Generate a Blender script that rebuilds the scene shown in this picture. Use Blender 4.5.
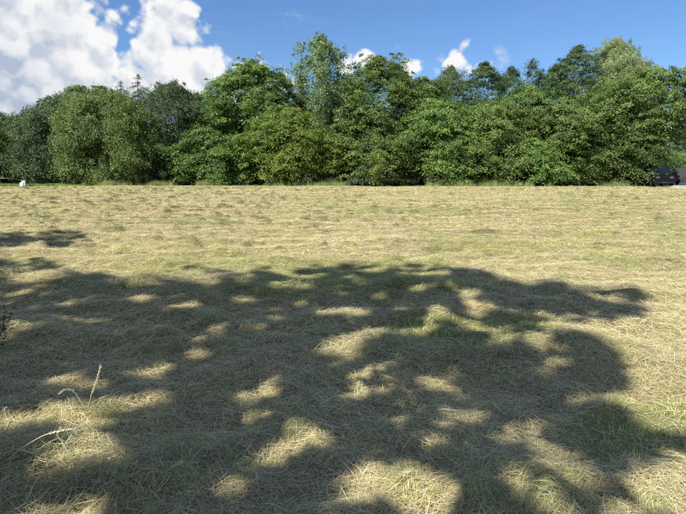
import bpy, math, random
import numpy as np
from mathutils import Vector, Matrix

for o in list(bpy.data.objects):
    bpy.data.objects.remove(o)
S = bpy.context.scene
COL = S.collection
R = math.radians

# ------------------------------------------------------------------ camera
CAM_H, PITCH, F = 1.6, R(9.5), 515.0          # F: focal length in photo pixels (photo 686 x 514)
cam_d = bpy.data.cameras.new('camera')
cam = bpy.data.objects.new('camera', cam_d)
COL.objects.link(cam)
cam.location = (0, 0, CAM_H)
cam.rotation_euler = (R(90) - PITCH, 0, 0)
cam_d.sensor_width = 36
cam_d.lens = F / 686 * 36
cam_d.clip_end = 6000
S.camera = cam

SP, CP = math.sin(PITCH), math.cos(PITCH)
def ray(px, py):
    u, v = (px - 343) / F, (257 - py) / F
    return np.array((u, CP + v * SP, -SP + v * CP))
def at_y(px, py, Y):                            # the point of a pixel's ray on the plane y = Y
    d = ray(px, py)
    return np.array((0, 0, CAM_H)) + d * (Y / d[1])
def at_ground(px, py, z=0.0):
    d = ray(px, py)
    return np.array((0, 0, CAM_H)) + d * ((z - CAM_H) / d[2])
def to_px(P):                                   # world points -> photo pixels (depth too)
    P = np.asarray(P, float) - np.array((0, 0, CAM_H))
    depth = P[:, 1] * CP - P[:, 2] * SP
    v = P[:, 1] * SP + P[:, 2] * CP
    dd = np.where(depth > .05, depth, .05)
    return 343 + F * P[:, 0] / dd, 257 - F * v / dd, depth

# ------------------------------------------------------------------ sun, sky, exposure
SUN_EL, SUN_AZ = R(46), R(40)                   # azimuth: how far the light travels to the right of +Y
LDIR = np.array((math.sin(SUN_AZ) * math.cos(SUN_EL), math.cos(SUN_AZ) * math.cos(SUN_EL), -math.sin(SUN_EL)))
sun_d = bpy.data.lights.new('sun', 'SUN')
sun_d.energy = 5.0
sun_d.angle = R(0.53)
sun_d.color = (1.0, .94, .84)
sun = bpy.data.objects.new('sun', sun_d)
COL.objects.link(sun)
sun.rotation_euler = Vector(LDIR).to_track_quat('-Z', 'Y').to_euler()
sun.location = (-12, -14, 20)

SKY = 0.075
W = bpy.data.worlds.new('World')
S.world = W
W.use_nodes = True

class NT:                                       # tiny node helper
    def __init__(s, tree): s.t = tree
    def n(s, typ, **kw):
        nd = s.t.nodes.new(typ)
        for k, v in kw.items(): setattr(nd, k, v)
        return nd
    def link(s, a, b): s.t.links.new(a, b)
    def put(s, sock, v):
        if hasattr(v, 'is_output') or hasattr(v, 'links'): s.link(v, sock)
        else: sock.default_value = v
    def m(s, op, a, b=0.0, c=0.0, clamp=False):
        nd = s.n('ShaderNodeMath', operation=op, use_clamp=clamp)
        s.put(nd.inputs[0], a); s.put(nd.inputs[1], b)
        if len(nd.inputs) > 2: s.put(nd.inputs[2], c)
        return nd.outputs[0]
    def v(s, op, a, b=(0, 0, 0)):
        nd = s.n('ShaderNodeVectorMath', operation=op)
        s.put(nd.inputs[0], a)
        if op == 'SCALE': s.put(nd.inputs['Scale'], b)
        else: s.put(nd.inputs[1], b)
        return nd.outputs['Value'] if op in ('LENGTH', 'DISTANCE', 'DOT_PRODUCT') else nd.outputs[0]
    def noise(s, vec, scale, detail=2, rough=.5, dist=0, lac=2.0):
        nd = s.n('ShaderNodeTexNoise')
        s.put(nd.inputs['Vector'], vec)
        nd.inputs['Scale'].default_value = scale
        nd.inputs['Detail'].default_value = detail
        nd.inputs['Roughness'].default_value = rough
        nd.inputs['Distortion'].default_value = dist
        nd.inputs['Lacunarity'].default_value = lac
        return nd.outputs[0]
    def mr(s, val, a, b, c=0.0, d=1.0, typ='SMOOTHSTEP'):
        nd = s.n('ShaderNodeMapRange', interpolation_type=typ)
        s.put(nd.inputs[0], val)
        for i, q in enumerate((a, b, c, d)): s.put(nd.inputs[i + 1], q)
        return nd.outputs[0]
    def mix(s, f, a, b, mode='MIX'):
        nd = s.n('ShaderNodeMix', data_type='RGBA', blend_type=mode)
        s.put(nd.inputs[0], f); s.put(nd.inputs[6], a); s.put(nd.inputs[7], b)
        return nd.outputs[2]

def build_world():
    W.node_tree.nodes.clear()
    k = NT(W.node_tree)
    out = k.n('ShaderNodeOutputWorld')
    bg = k.n('ShaderNodeBackground')
    sky = k.n('ShaderNodeTexSky', sky_type='NISHITA')
    sky.sun_disc = False
    sky.sun_elevation = SUN_EL
    sky.sun_rotation = math.atan2(-LDIR[0], -LDIR[1])
    sky.altitude = 100
    sky.air_density = 1.15; sky.dust_density = .5; sky.ozone_density = 2.2
    tc = k.n('ShaderNodeTexCoord')
    d = k.v('NORMALIZE', tc.outputs['Generated'])

    # cumulus: heaped puffs at their bearings, their outline and relief broken up by billowing noise
    BL = [(-70, 60, 120), (5, 25, 72), (45, 55, 58), (70, 18, 30), (79, 48, 28), (107, 23, 10), (95, 62, 12), (75, 95, 38), (-20, 115, 70), (20, 95, 50), (88, 4, 12),
          (165, 20, 28), (152, 12, 15), (160, 54, 30), (185, 40, 22), (195, 62, 26), (170, 75, 40), (214, 74, 24), (131, 90, 18), (232, 80, 24), (242, 74, 16), (112, 90, 14),
          (246, 70, 13), (262, 72, 13), (284, 80, 11),
          (361, 62, 13), (350, 68, 9), (400, 70, 10), (414, 65, 12), (461, 46, 9), (459, 58, 12), (450, 68, 12), (468, 68, 12), (484, 72, 10)]
    THIN = [(292, 19, 11), (497, 60, 15), (395, 52, 8)]
    g = bpy.data.node_groups.new('cloud_density', 'ShaderNodeTree')
    g.interface.new_socket('Vector', in_out='INPUT', socket_type='NodeSocketVector')
    g.interface.new_socket('Density', in_out='OUTPUT', socket_type='NodeSocketFloat')
    g.interface.new_socket('Billow', in_out='OUTPUT', socket_type='NodeSocketFloat')
    q = NT(g)
    gi, go = q.n('NodeGroupInput'), q.n('NodeGroupOutput')
    p = gi.outputs[0]
    warp = q.n('ShaderNodeTexNoise'); q.link(p, warp.inputs['Vector'])
    warp.inputs['Scale'].default_value = 22.0; warp.inputs['Detail'].default_value = 3
    pw = q.v('ADD', p, q.v('SCALE', q.v('SUBTRACT', warp.outputs['Color'], (.5, .5, .5)), .022))
    base = None
    for (bx, by, br) in BL:
        c = ray(bx, by); c = c / np.linalg.norm(c); r = br / F
        e = q.m('MULTIPLY_ADD', q.v('DISTANCE', pw, tuple(c)), -1.0, r)
        base = e if base is None else q.m('SMOOTH_MAX', base, e, .012)
    vo = q.n('ShaderNodeTexVoronoi', feature='F1'); q.link(pw, vo.inputs['Vector'])
    vo.inputs['Scale'].default_value = 24; vo.inputs['Detail'].default_value = 1.5; vo.inputs['Roughness'].default_value = .5
    bil = q.m('SUBTRACT', .58, vo.outputs['Distance'])
    fine = q.m('SUBTRACT', q.noise(p, 60, 3, .6), .5)
    den = q.m('MULTIPLY_ADD', bil, .05, q.m('ADD', base, .010))
    den = q.m('MULTIPLY_ADD', fine, .026, den)
    q.link(den, go.inputs[0])
    big = q.noise(pw, 9, 4, .52)
    q.link(q.m('ADD', q.m('MULTIPLY_ADD', fine, .3, q.m('MULTIPLY', big, .9)), q.m('MULTIPLY_ADD', q.m('MINIMUM', base, .09), 4.2, q.m('MULTIPLY', bil, .42))), go.inputs[1])
    def D(vec):
        nd = k.n('ShaderNodeGroup'); nd.node_tree = g
        k.put(nd.inputs[0], vec); return nd.outputs
    d0 = D(d)
    sdir = Vector((.35, 0.0, .94)).normalized()
    d1 = D(k.v('ADD', d, tuple(sdir * .022)))
    alpha = k.mr(d0[0], -.004, .018)
    relief = k.mr(k.m('SUBTRACT', d0[1], d1[1]), -.17, .14, 0, 1, 'LINEAR')
    thick = k.mr(d0[0], .005, .10)
    grey = k.m('MULTIPLY', thick, k.mr(k.noise(k.v('ADD', d, (.3, .1, .0)), 3.6, 3), .38, .60))
    lum = k.m('MULTIPLY_ADD', relief, .62, .42)
    lum = k.m('SUBTRACT', lum, k.m('MULTIPLY', grey, .52))
    lum = k.mr(lum, .0, .95, .0, 1.0, 'LINEAR')
    ccol = k.mix(lum, (3.3, 3.9, 4.9, 1), (7.1, 7.1, 7.1, 1))
    wisp = None
    for (bx, by, br) in THIN:
        c = ray(bx, by); c = c / np.linalg.norm(c)
        e = k.mr(k.v('DISTANCE', d, tuple(c)), br / F, 0)
        wisp = e if wisp is None else k.m('MAXIMUM', wisp, e)
    wisp = k.m('MULTIPLY', wisp, k.mr(k.noise(d, 45, 5, .6, .4), .45, .7, 0, .8))
    # a few thin high streaks
    mp = k.n('ShaderNodeMapping'); k.link(d, mp.inputs[0]); mp.inputs['Scale'].default_value = (3, 3, 16); mp.inputs['Rotation'].default_value = (0, R(14), 0)
    veil = k.mr(k.noise(mp.outputs[0], 2.2, 6, .6, .6), .52, .78, 0, .12)
    skyt = k.mix(1, sky.outputs[0], (.56, .75, 1.03, 1), 'MULTIPLY')
    skyc = k.mix(veil, skyt, (4.4, 4.9, 5.6, 1))
    col = k.mix(wisp, skyc, (5.4, 5.8, 6.3, 1))
    col = k.mix(alpha, col, ccol)
    # sky out of view: scattered cumulus added, its coverage set for the fill light
    gen = k.noise(d, 3.4, 5, .55, .3)
    up = k.mr(k.n('ShaderNodeSeparateXYZ').outputs['Z'], .02, .15)
    k.link(d, up.node.inputs[0].links[0].from_node.inputs[0])
    ga = k.m('MULTIPLY', k.m('MULTIPLY', k.mr(gen, .51, .61), up), k.mr(k.v('DOT_PRODUCT', d, (0, 1, 0)), .66, .5))
    gcol = k.mix(ga, skyc, k.mix(k.mr(gen, .5, .75), (6.0, 6.05, 6.1, 1), (4.2, 4.5, 5.0, 1)))
    bg2 = k.n('ShaderNodeBackground')
    k.link(col, bg.inputs[0]); k.link(gcol, bg2.inputs[0])
    for b_ in (bg, bg2): b_.inputs[1].default_value = SKY
    half = k.m('GREATER_THAN', k.v('DOT_PRODUCT', d, (0, 1, 0)), .66)
    ms = k.n('ShaderNodeMixShader'); k.link(half, ms.inputs[0])
    k.link(bg2.outputs[0], ms.inputs[1]); k.link(bg.outputs[0], ms.inputs[2]); k.link(ms.outputs[0], out.inputs[0])
build_world()
W.cycles.sampling_method = 'MANUAL'
W.cycles.sample_map_resolution = 512

S.view_settings.view_transform = 'Standard'
S.view_settings.look = 'None'
S.view_settings.exposure = 0.84
S.view_settings.gamma = 1
S.render.engine = 'CYCLES'
S.cycles.use_denoising = False
S.cycles.filter_width = 1.3
S.cycles.sample_clamp_indirect = 4
S.cycles.max_bounces = 5
S.cycles.use_adaptive_sampling = True
S.cycles.adaptive_threshold = .02
S.cycles.transmission_bounces = 4
S.cycles.diffuse_bounces = 3
S.cycles.transparent_max_bounces = 4

# ------------------------------------------------------------------ helpers
def tag(o, label=None, cat=None, group=None, kind=None):
    for key, val in (('label', label), ('category', cat), ('group', group), ('kind', kind)):
        if val: o[key] = val
    return o
def empty(name, loc, rz=0):
    o = bpy.data.objects.new(name, None); COL.objects.link(o)
    o.location = loc; o.rotation_euler = (0, 0, rz); o.empty_display_size = .2
    return o
def mesh_np(name, V, Fq, smooth=False):
    """V (n,3), Fq (m,k) with a constant number k of corners"""
    me = bpy.data.meshes.new(name)
    V = np.ascontiguousarray(V, np.float32); Fq = np.ascontiguousarray(Fq, np.int32)
    m, kk = Fq.shape
    me.vertices.add(len(V)); me.vertices.foreach_set('co', V.ravel())
    me.loops.add(m * kk); me.loops.foreach_set('vertex_index', Fq.ravel())
    me.polygons.add(m)
    me.polygons.foreach_set('loop_start', np.arange(0, m * kk, kk, dtype=np.int32))
    me.polygons.foreach_set('loop_total', np.full(m, kk, np.int32))
    me.polygons.foreach_set('use_smooth', np.full(m, smooth, bool))
    me.update(calc_edges=True)
    return me
def face_col(me, C, name='tone'):
    a = me.attributes.new(name, 'FLOAT_COLOR', 'FACE')
    C = np.asarray(C, np.float32)
    if C.shape[1] == 3: C = np.concatenate([C, np.ones((len(C), 1), np.float32)], 1)
    a.data.foreach_set('color', C.ravel())
def obj(name, me, mat, parent=None):
    o = bpy.data.objects.new(name, me); COL.objects.link(o)
    if mat and not me.materials: me.materials.append(mat)
    if parent: o.parent = parent
    return o

class MB:                                       # collects boxes, tubes and prisms into one mesh
    def __init__(s): s.v, s.f = [], []
    def add(s, V, Fs):
        b = len(s.v); s.v += [tuple(p) for p in V]; s.f += [tuple(i + b for i in f) for f in Fs]; return s
    def box(s, x0, x1, y0, y1, z0, z1):
        V = [(x, y, z) for z in (z0, z1) for y in (y0, y1) for x in (x0, x1)]
        return s.add(V, [(0, 2, 3, 1), (4, 5, 7, 6), (0, 1, 5, 4), (2, 6, 7, 3), (0, 4, 6, 2), (1, 3, 7, 5)])
    def tube(s, pts, rad, n=7, cap=True):
        pts = [Vector(p) for p in pts]; V, Fs = [], []
        for i, p in enumerate(pts):
            t = (pts[min(i + 1, len(pts) - 1)] - pts[max(i - 1, 0)]).normalized()
            a = t.cross(Vector((0, 0, 1)) if abs(t.z) < .9 else Vector((1, 0, 0))).normalized(); b = t.cross(a)
            for j in range(n):
                w = 2 * math.pi * j / n
                V.append(p + (a * math.cos(w) + b * math.sin(w)) * rad[i])
        for i in range(len(pts) - 1):
            for j in range(n):
                Fs.append((i * n + j, i * n + (j + 1) % n, (i + 1) * n + (j + 1) % n, (i + 1) * n + j))
        if cap: Fs += [tuple(range(n))[::-1], tuple(range((len(pts) - 1) * n, len(pts) * n))]
        return s.add(V, Fs)
    def prism(s, poly, y0, y1):                 # polygon in x,z pushed along y
        n = len(poly)
        V = [(x, y0, z) for x, z in poly] + [(x, y1, z) for x, z in poly]
        return s.add(V, [tuple(range(n)), tuple(range(n, 2 * n))[::-1]] + [(i, i + n, (i + 1) % n + n, (i + 1) % n) for i in range(n)])
    def build(s, name, mat, parent=None, smooth=False, bevel=0):
        me = bpy.data.meshes.new(name); me.from_pydata(s.v, [], s.f); me.update()
        me.polygons.foreach_set('use_smooth', [smooth] * len(me.polygons))
        o = obj(name, me, mat, parent)
        if bevel:
            b = o.modifiers.new('bevel', 'BEVEL'); b.width = bevel; b.segments = 2; b.limit_method = 'ANGLE'
        return o

# value noise in numpy
def _hash(ix, iy, seed):
    h = (ix.astype(np.int64) * 374761393 + iy.astype(np.int64) * 668265263 + seed * 982451653) & 0xffffffff
    h = ((h ^ (h >> 13)) * 1274126177) & 0xffffffff
    return ((h ^ (h >> 16)) & 0xffff) / 65535.0
def vnoise(x, y, seed=0):
    x = np.asarray(x, float); y = np.asarray(y, float)
    ix, iy = np.floor(x), np.floor(y); fx, fy = x - ix, y - iy
    fx = fx * fx * (3 - 2 * fx); fy = fy * fy * (3 - 2 * fy)
    a, b = _hash(ix, iy, seed), _hash(ix + 1, iy, seed)
    c, d = _hash(ix, iy + 1, seed), _hash(ix + 1, iy + 1, seed)
    return (a * (1 - fx) + b * fx) * (1 - fy) + (c * (1 - fx) + d * fx) * fy
def fbm(x, y, seed=0, oct=4, g=.5):
    s, a, t = 0, 1, 0
    for i in range(oct):
        s = s + a * vnoise(x * 2 ** i + 17.3 * i, y * 2 ** i - 9.1 * i, seed + i); t += a; a *= g
    return s / t
def sm(x, a, b):
    t = np.clip((x - a) / (b - a), 0, 1); return t * t * (3 - 2 * t)

# ------------------------------------------------------------------ materials
def new_mat(name):
    m = bpy.data.materials.new(name); m.use_nodes = True
    k = NT(m.node_tree); b = m.node_tree.nodes['Principled BSDF']
    return m, k, b
def leaf_mat(name, trans=.24, rough=.5, gain=1.0):
    m, k, b = new_mat(name)
    at = k.n('ShaderNodeAttribute', attribute_name='tone')
    oi = k.n('ShaderNodeObjectInfo')
    hsv = k.n('ShaderNodeHueSaturation')
    k.link(at.outputs['Color'], hsv.inputs['Color'])
    k.link(k.mr(oi.outputs['Random'], 0, 1, .49, .508, 'LINEAR'), hsv.inputs['Hue'])
    k.link(k.mr(oi.outputs['Random'], 0, 1, .88 * gain, 1.12 * gain, 'LINEAR'), hsv.inputs['Value'])
    k.link(hsv.outputs[0], b.inputs['Base Color'])
    b.inputs['Roughness'].default_value = rough
    b.inputs['Specular IOR Level'].default_value = .3
    tr = k.n('ShaderNodeBsdfTranslucent')
    k.link(k.mix(1, hsv.outputs[0], (1.25, 1.5, .55, 1), 'MULTIPLY'), tr.inputs[0])
    mx = k.n('ShaderNodeMixShader'); mx.inputs[0].default_value = trans
    k.link(b.outputs[0], mx.inputs[1]); k.link(tr.outputs[0], mx.inputs[2])
    k.link(mx.outputs[0], m.node_tree.nodes['Material Output'].inputs[0])
    return m
def straw_mat(name, trans=.22):
    m, k, b = new_mat(name)
    at = k.n('ShaderNodeAttribute', attribute_name='tone')
    ti = k.n('ShaderNodeAttribute', attribute_name='tint', attribute_type='INSTANCER')
    c = k.mix(1, at.outputs['Color'], ti.outputs['Color'], 'MULTIPLY')
    k.link(c, b.inputs['Base Color'])
    b.inputs['Roughness'].default_value = .55
    b.inputs['Specular IOR Level'].default_value = .3
    tr = k.n('ShaderNodeBsdfTranslucent'); k.link(c, tr.inputs[0])
    mx = k.n('ShaderNodeMixShader'); mx.inputs[0].default_value = trans
    k.link(b.outputs[0], mx.inputs[1]); k.link(tr.outputs[0], mx.inputs[2])
    k.link(mx.outputs[0], m.node_tree.nodes['Material Output'].inputs[0])
    return m
def plain(name, col, rough=.6, spec=.5, metal=0, var=.25, scale=4, bump=0):
    m, k, b = new_mat(name)
    tc = k.n('ShaderNodeTexCoord')
    nz = k.noise(tc.outputs['Object'], scale, 5, .6)
    k.link(k.mix(nz, tuple(c * (1 - var) for c in col) + (1,), tuple(min(1, c * (1 + var)) for c in col) + (1,)), b.inputs['Base Color'])
    b.inputs['Roughness'].default_value = rough; b.inputs['Specular IOR Level'].default_value = spec; b.inputs['Metallic'].default_value = metal
    if bump:
        bp = k.n('ShaderNodeBump'); bp.inputs['Strength'].default_value = bump; bp.inputs['Distance'].default_value = .02
        k.link(k.noise(tc.outputs['Object'], scale * 5, 4), bp.inputs['Height']); k.link(bp.outputs[0], b.inputs['Normal'])
    return m
def glass_mat():
    m, k, b = new_mat('dark_glass')
    b.inputs['Base Color'].default_value = (.008, .014, .015, 1); b.inputs['Roughness'].default_value = .12
    b.inputs['Specular IOR Level'].default_value = .25
    return m

M = {}
M['leaf'] = leaf_mat('leaf')
M['bark'] = plain('bark', (.085, .07, .052), .9, .1, 0, .4, 6, .6)
M['pale_bark'] = plain('pale_bark', (.30, .29, .25), .85, .2, 0, .4, 5, .4)
M['straw'] = straw_mat('straw')

def ground_mat():
    m, k, b = new_mat('hay_ground')
    geo = k.n('ShaderNodeNewGeometry'); P = geo.outputs['Position']
    at = k.n('ShaderNodeAttribute', attribute_name='zone')      # red: green stubble, green: rough verge soil
    sp = k.n('ShaderNodeSeparateColor'); k.link(at.outputs['Color'], sp.inputs[0])
    n1 = k.noise(P, .35, 4, .55); n2 = k.noise(P, 3.2, 5, .62); n3 = k.noise(P, 38, 3, .6)
    mp = k.n('ShaderNodeMapping'); k.link(P, mp.inputs[0]); mp.inputs['Scale'].default_value = (.5, 1.3, 1)
    n4 = k.noise(mp.outputs[0], 1.3, 5, .6)
    c = k.mix(k.mr(n2, .3, .7), (.17, .145, .07, 1), (.37, .315, .165, 1))
    c = k.mix(k.m('MULTIPLY', k.mr(n1, .45, .7), .5), c, (.27, .27, .11, 1))
    c = k.mix(k.m('MULTIPLY', k.mr(n4, .5, .75), .6), c, (.46, .39, .21, 1))
    c = k.mix(k.m('MULTIPLY', k.mr(n3, .48, .75), .5), c, (.11, .09, .045, 1))
    c = k.mix(k.m('MULTIPLY', sp.outputs[0], .75), c, (.16, .19, .06, 1))
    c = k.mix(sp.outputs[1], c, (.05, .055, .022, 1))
    k.link(c, b.inputs['Base Color'])
    b.inputs['Roughness'].default_value = .9; b.inputs['Specular IOR Level'].default_value = .1
    bp = k.n('ShaderNodeBump'); bp.inputs['Strength'].default_value = .8; bp.inputs['Distance'].default_value = .03
    k.link(k.m('ADD', n3, k.m('MULTIPLY', n2, 1.5)), bp.inputs['Height']); k.link(bp.outputs[0], b.inputs['Normal'])
    return m
M['ground'] = ground_mat()

# ------------------------------------------------------------------ ground
EDGE_Y = 54.0                                    # where the mown hay ends and the wood begins
def swath(x, y):                                 # mown rows of hay run across the view
    ph = (y + .045 * x + .5 * np.sin(x * .09) + .9 * (fbm(x * .15, y * .15, 41, 2) - .5)) / 2.3
    w = np.abs((ph % 1) - .5) * 2
    return sm(w, .45, 1)
def height(x, y):
    fade = 1 - sm(y, 50, 60)
    h = .16 * (fbm(x / 9, y / 9, 3, 3) - .5)
    near = .19 * (fbm(x / 1.1, y / .9, 5, 3) - .5) + .11 * (fbm(x / .36, y / .3, 8, 2) - .5)
    row = .05 * swath(x, y) * fbm(x / 1.3, y / .8, 12, 2)
    return h + fade * (near + row)
GREEN = [(485, 334, 110, 22, 1.), (430, 291, 75, 8, .7), (650, 425, 90, 36, .95), (545, 247, 75, 5, .75), (605, 238, 25, 10, .3), (640, 205, 40, 4, .5), (410, 476, 30, 28, .75), (200, 322, 25, 6, .3), (600, 210, 30, 4, .3), (640, 258, 35, 6, .3), (120, 470, 30, 8, .35), (15, 186, 50, 3, 1)]
TRACKS = [[(566, 192), (572, 200), (579, 210), (589, 224), (601, 240), (618, 262)], [(628, 198), (645, 212), (668, 230), (700, 250)], [(470, 192), (452, 200), (428, 212)], [(520, 190), (508, 198), (490, 208)]]
TRACKS = [[at_ground(*q)[:2] for q in t] for t in TRACKS]
def green_zone(x, y):
    px, py, dep = to_px(np.stack([x, y, np.zeros_like(x)], 1))
    g = np.zeros_like(x)
    for (cx, cy, rx, ry, s) in GREEN:
        e = np.hypot((px - cx) / rx, (py - cy) / ry) + .6 * (fbm(x * 1.7, y * 1.7, 77, 3) - .5)
        g = np.maximum(g, s * (1 - sm(e, .55, 1.1)))
    for ti, t in enumerate(TRACKS):
        dm = np.full(len(x), 9e9)
        for a, b in zip(t[:-1], t[1:]):
            ab = b - a; f = np.clip(((x - a[0]) * ab[0] + (y - a[1]) * ab[1]) / (ab @ ab), 0, 1)
            dm = np.minimum(dm, np.hypot(x - a[0] - f * ab[0], y - a[1] - f * ab[1]))
        g = np.maximum(g, (.8, .6, .45, .45)[ti] * (1 - sm(dm, .25, .75)) * sm(fbm(x / 1.2, y / 1.2, 87, 3), .3, .55))
    return np.where(dep > .3, g, 0)
def build_ground():
    def lines(lo, hi, fine_lo, fine_hi, step, growth):
        a = list(np.arange(fine_lo, fine_hi, step)); s = step
        while a[-1] < hi: s *= growth; a.append(a[-1] + s)
        s = step
        while a[0] > lo: s *= growth; a.insert(0, a[0] - s)
        return np.array(a)
    xs = lines(-1800, 1800, -4, 4, .11, 1.045)
    ys = lines(-1500, 2500, 1.2, 6, .09, 1.035)
    X, Y = np.meshgrid(xs, ys)
    x, y = X.ravel(), Y.ravel()
    far = 1 - sm(np.hypot(x, y), 90, 140)
    z = height(x, y) * far
    nx, ny = len(xs), len(ys)
    i = np.arange(nx * ny).reshape(ny, nx)
    Q = np.stack([i[:-1, :-1], i[:-1, 1:], i[1:, 1:], i[1:, :-1]], -1).reshape(-1, 4)
    me = mesh_np('ground', np.stack([x, y, z], 1), Q, True)
    a = me.attributes.new('zone', 'FLOAT_COLOR', 'POINT')
    g = green_zone(x, y)
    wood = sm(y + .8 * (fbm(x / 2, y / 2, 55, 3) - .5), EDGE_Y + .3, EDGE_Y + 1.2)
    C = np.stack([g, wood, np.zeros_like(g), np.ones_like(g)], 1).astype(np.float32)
    a.data.foreach_set('color', C.ravel())
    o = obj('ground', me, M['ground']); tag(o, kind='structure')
    return o
build_ground()

# ------------------------------------------------------------------ scattering (hay, grass): one geometry-nodes object each
def ribbons(P, width, cols):
    """P (n, s, 3) centre lines; returns a mesh of tapered ribbons"""
    n, s, _ = P.shape
    T = np.gradient(P, axis=1)
    side = np.cross(T, np.array((0, 0, 1.0)) + .3 * np.random.default_rng(5).normal(size=(n, 1, 3)))
    side /= np.linalg.norm(side, axis=2, keepdims=True) + 1e-9
    taper = np.interp(np.linspace(0, 1, s), [0, .15, .6, 1], [.7, 1, .8, .15])[None, :, None]
    w = np.asarray(width).reshape(-1, 1, 1) * taper * .5
    V = np.stack([P - side * w, P + side * w], 2).reshape(-1, 3)
    b = (np.arange(n) * s * 2)[:, None] + (np.arange(s - 1) * 2)[None]
    Q = np.stack([b, b + 1, b + 3, b + 2], -1).reshape(-1, 4)
    me = mesh_np('blades', V, Q, True)
    face_col(me, np.repeat(cols, s - 1, 0))
    return me
STRAW = np.array([(.68, .59, .36), (.61, .52, .29), (.74, .67, .44), (.50, .42, .23), (.54, .53, .28), (.42, .44, .21), (.34, .29, .16), (.64, .59, .36)])
GREENS = np.array([(.14, .20, .045), (.20, .26, .07), (.30, .33, .12), (.10, .15, .04), (.40, .38, .18)])
def hay_tuft(rng, n, rad, lump, lmin=.07, lmax=.30, wid=.0034, align=None):
    r = rad * np.sqrt(rng.random(n)); a = rng.random(n) * 2 * np.pi
    c = np.stack([r * np.cos(a), r * np.sin(a)], 1)
    yaw = rng.random(n) * np.pi * 2 if align is None else align + rng.normal(0, .6, n)
    L = rng.uniform(lmin, lmax, n); bend = rng.normal(0, .9, n)
    t = np.linspace(-.5, .5, 5)
    th = yaw[:, None] + bend[:, None] * t
    step = (L / 4)[:, None]
    x = np.cumsum(np.cos(th) * step, 1); y = np.cumsum(np.sin(th) * step, 1)
    x += c[:, :1] - x[:, 2:3]; y += c[:, 1:] - y[:, 2:3]
    z0 = lump * np.clip(1 - (np.hypot(x, y) / rad) ** 2, 0, 1) * rng.uniform(.35, 1, (n, 1))
    z = z0 + rng.uniform(.0, .022, (n, 1)) + rng.normal(0, .13, (n, 1)) * L[:, None] * t[None] - .05 * (t[None] ** 2) * L[:, None] * rng.uniform(0, 4, (n, 1)) + .006
    P = np.stack([x, y, np.maximum(z, -.02)], 2)
    cols = STRAW[rng.choice(len(STRAW), n, p=[.22, .2, .12, .12, .12, .07, .05, .10])] * rng.uniform(.78, 1.15, (n, 1))
    return ribbons(P, rng.uniform(.6, 1.25, n) * wid, cols)
def grass_tuft(rng, n, rad, hmin, hmax, wid, dry=.35, lean=.5):
    r = rad * np.sqrt(rng.random(n)); a = rng.random(n) * 2 * np.pi
    yaw = a + rng.normal(0, .9, n); L = rng.uniform(hmin, hmax, n); ln = np.abs(rng.normal(0, lean, n))
    t = np.linspace(0, 1, 5)[None]
    out = L[:, None] * (t * .25 * ln[:, None] + t ** 2 * .6 * ln[:, None])
    x = (r * np.cos(a))[:, None] + out * np.cos(yaw)[:, None]
    y = (r * np.sin(a))[:, None] + out * np.sin(yaw)[:, None]
    z = L[:, None] * (t - .25 * ln[:, None] * t ** 2) - .02
    isdry = rng.random(n) < dry
    cols = np.where(isdry[:, None], STRAW[rng.integers(0, 5, n)], GREENS[rng.integers(0, 5, n)]) * rng.uniform(.8, 1.2, (n, 1))
    return ribbons(np.stack([x, y, z], 2), rng.uniform(.6, 1.2, n) * wid, cols)

def scatter(name, sources, P, rot, scale, idx, tint, mat):
    src = bpy.data.collections.new(name + '_sources')
    for i, me in enumerate(sources):
        me.materials.append(mat)
        src.objects.link(bpy.data.objects.new('%s_source_%03d' % (name, i), me))
    me = bpy.data.meshes.new(name)
    me.vertices.add(len(P)); me.vertices.foreach_set('co', np.asarray(P, np.float32).ravel())
    for nm, typ, key, arr in (('rot', 'FLOAT_VECTOR', 'vector', rot), ('size', 'FLOAT_VECTOR', 'vector', scale), ('pick', 'INT', 'value', idx), ('tint', 'FLOAT_COLOR', 'color', tint)):
        at = me.attributes.new(nm, typ, 'POINT')
        at.data.foreach_set(key, np.ascontiguousarray(arr, np.int32 if typ == 'INT' else np.float32).ravel())
    o = obj(name, me, mat)
    g = bpy.data.node_groups.new(name, 'GeometryNodeTree')
    g.interface.new_socket('Geometry', in_out='INPUT', socket_type='NodeSocketGeometry')
    g.interface.new_socket('Geometry', in_out='OUTPUT', socket_type='NodeSocketGeometry')
    k = NT(g)
    gi, go = k.n('NodeGroupInput'), k.n('NodeGroupOutput')
    ci = k.n('GeometryNodeCollectionInfo'); ci.inputs[0].default_value = src
    ci.inputs['Separate Children'].default_value = True; ci.inputs['Reset Children'].default_value = True
    ip = k.n('GeometryNodeInstanceOnPoints')
    k.link(gi.outputs[0], ip.inputs['Points']); k.link(ci.outputs[0], ip.inputs['Instance'])
    ip.inputs['Pick Instance'].default_value = True
    def na(nm, typ):
        nd = k.n('GeometryNodeInputNamedAttribute', data_type=typ); nd.inputs['Name'].default_value = nm; return nd.outputs[0]
    k.link(na('pick', 'INT'), ip.inputs['Instance Index'])
    e = k.n('FunctionNodeEulerToRotation'); k.link(na('rot', 'FLOAT_VECTOR'), e.inputs[0])
    k.link(e.outputs[0], ip.inputs['Rotation']); k.link(na('size', 'FLOAT_VECTOR'), ip.inputs['Scale'])
    k.link(ip.outputs[0], go.inputs[0])
    md = o.modifiers.new('scatter', 'NODES'); md.node_group = g
    return o

def slope(x, y, e=.12):
    return (height(x + e, y) - height(x - e, y)) / (2 * e), (height(x, y + e) - height(x, y - e)) / (2 * e)

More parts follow.
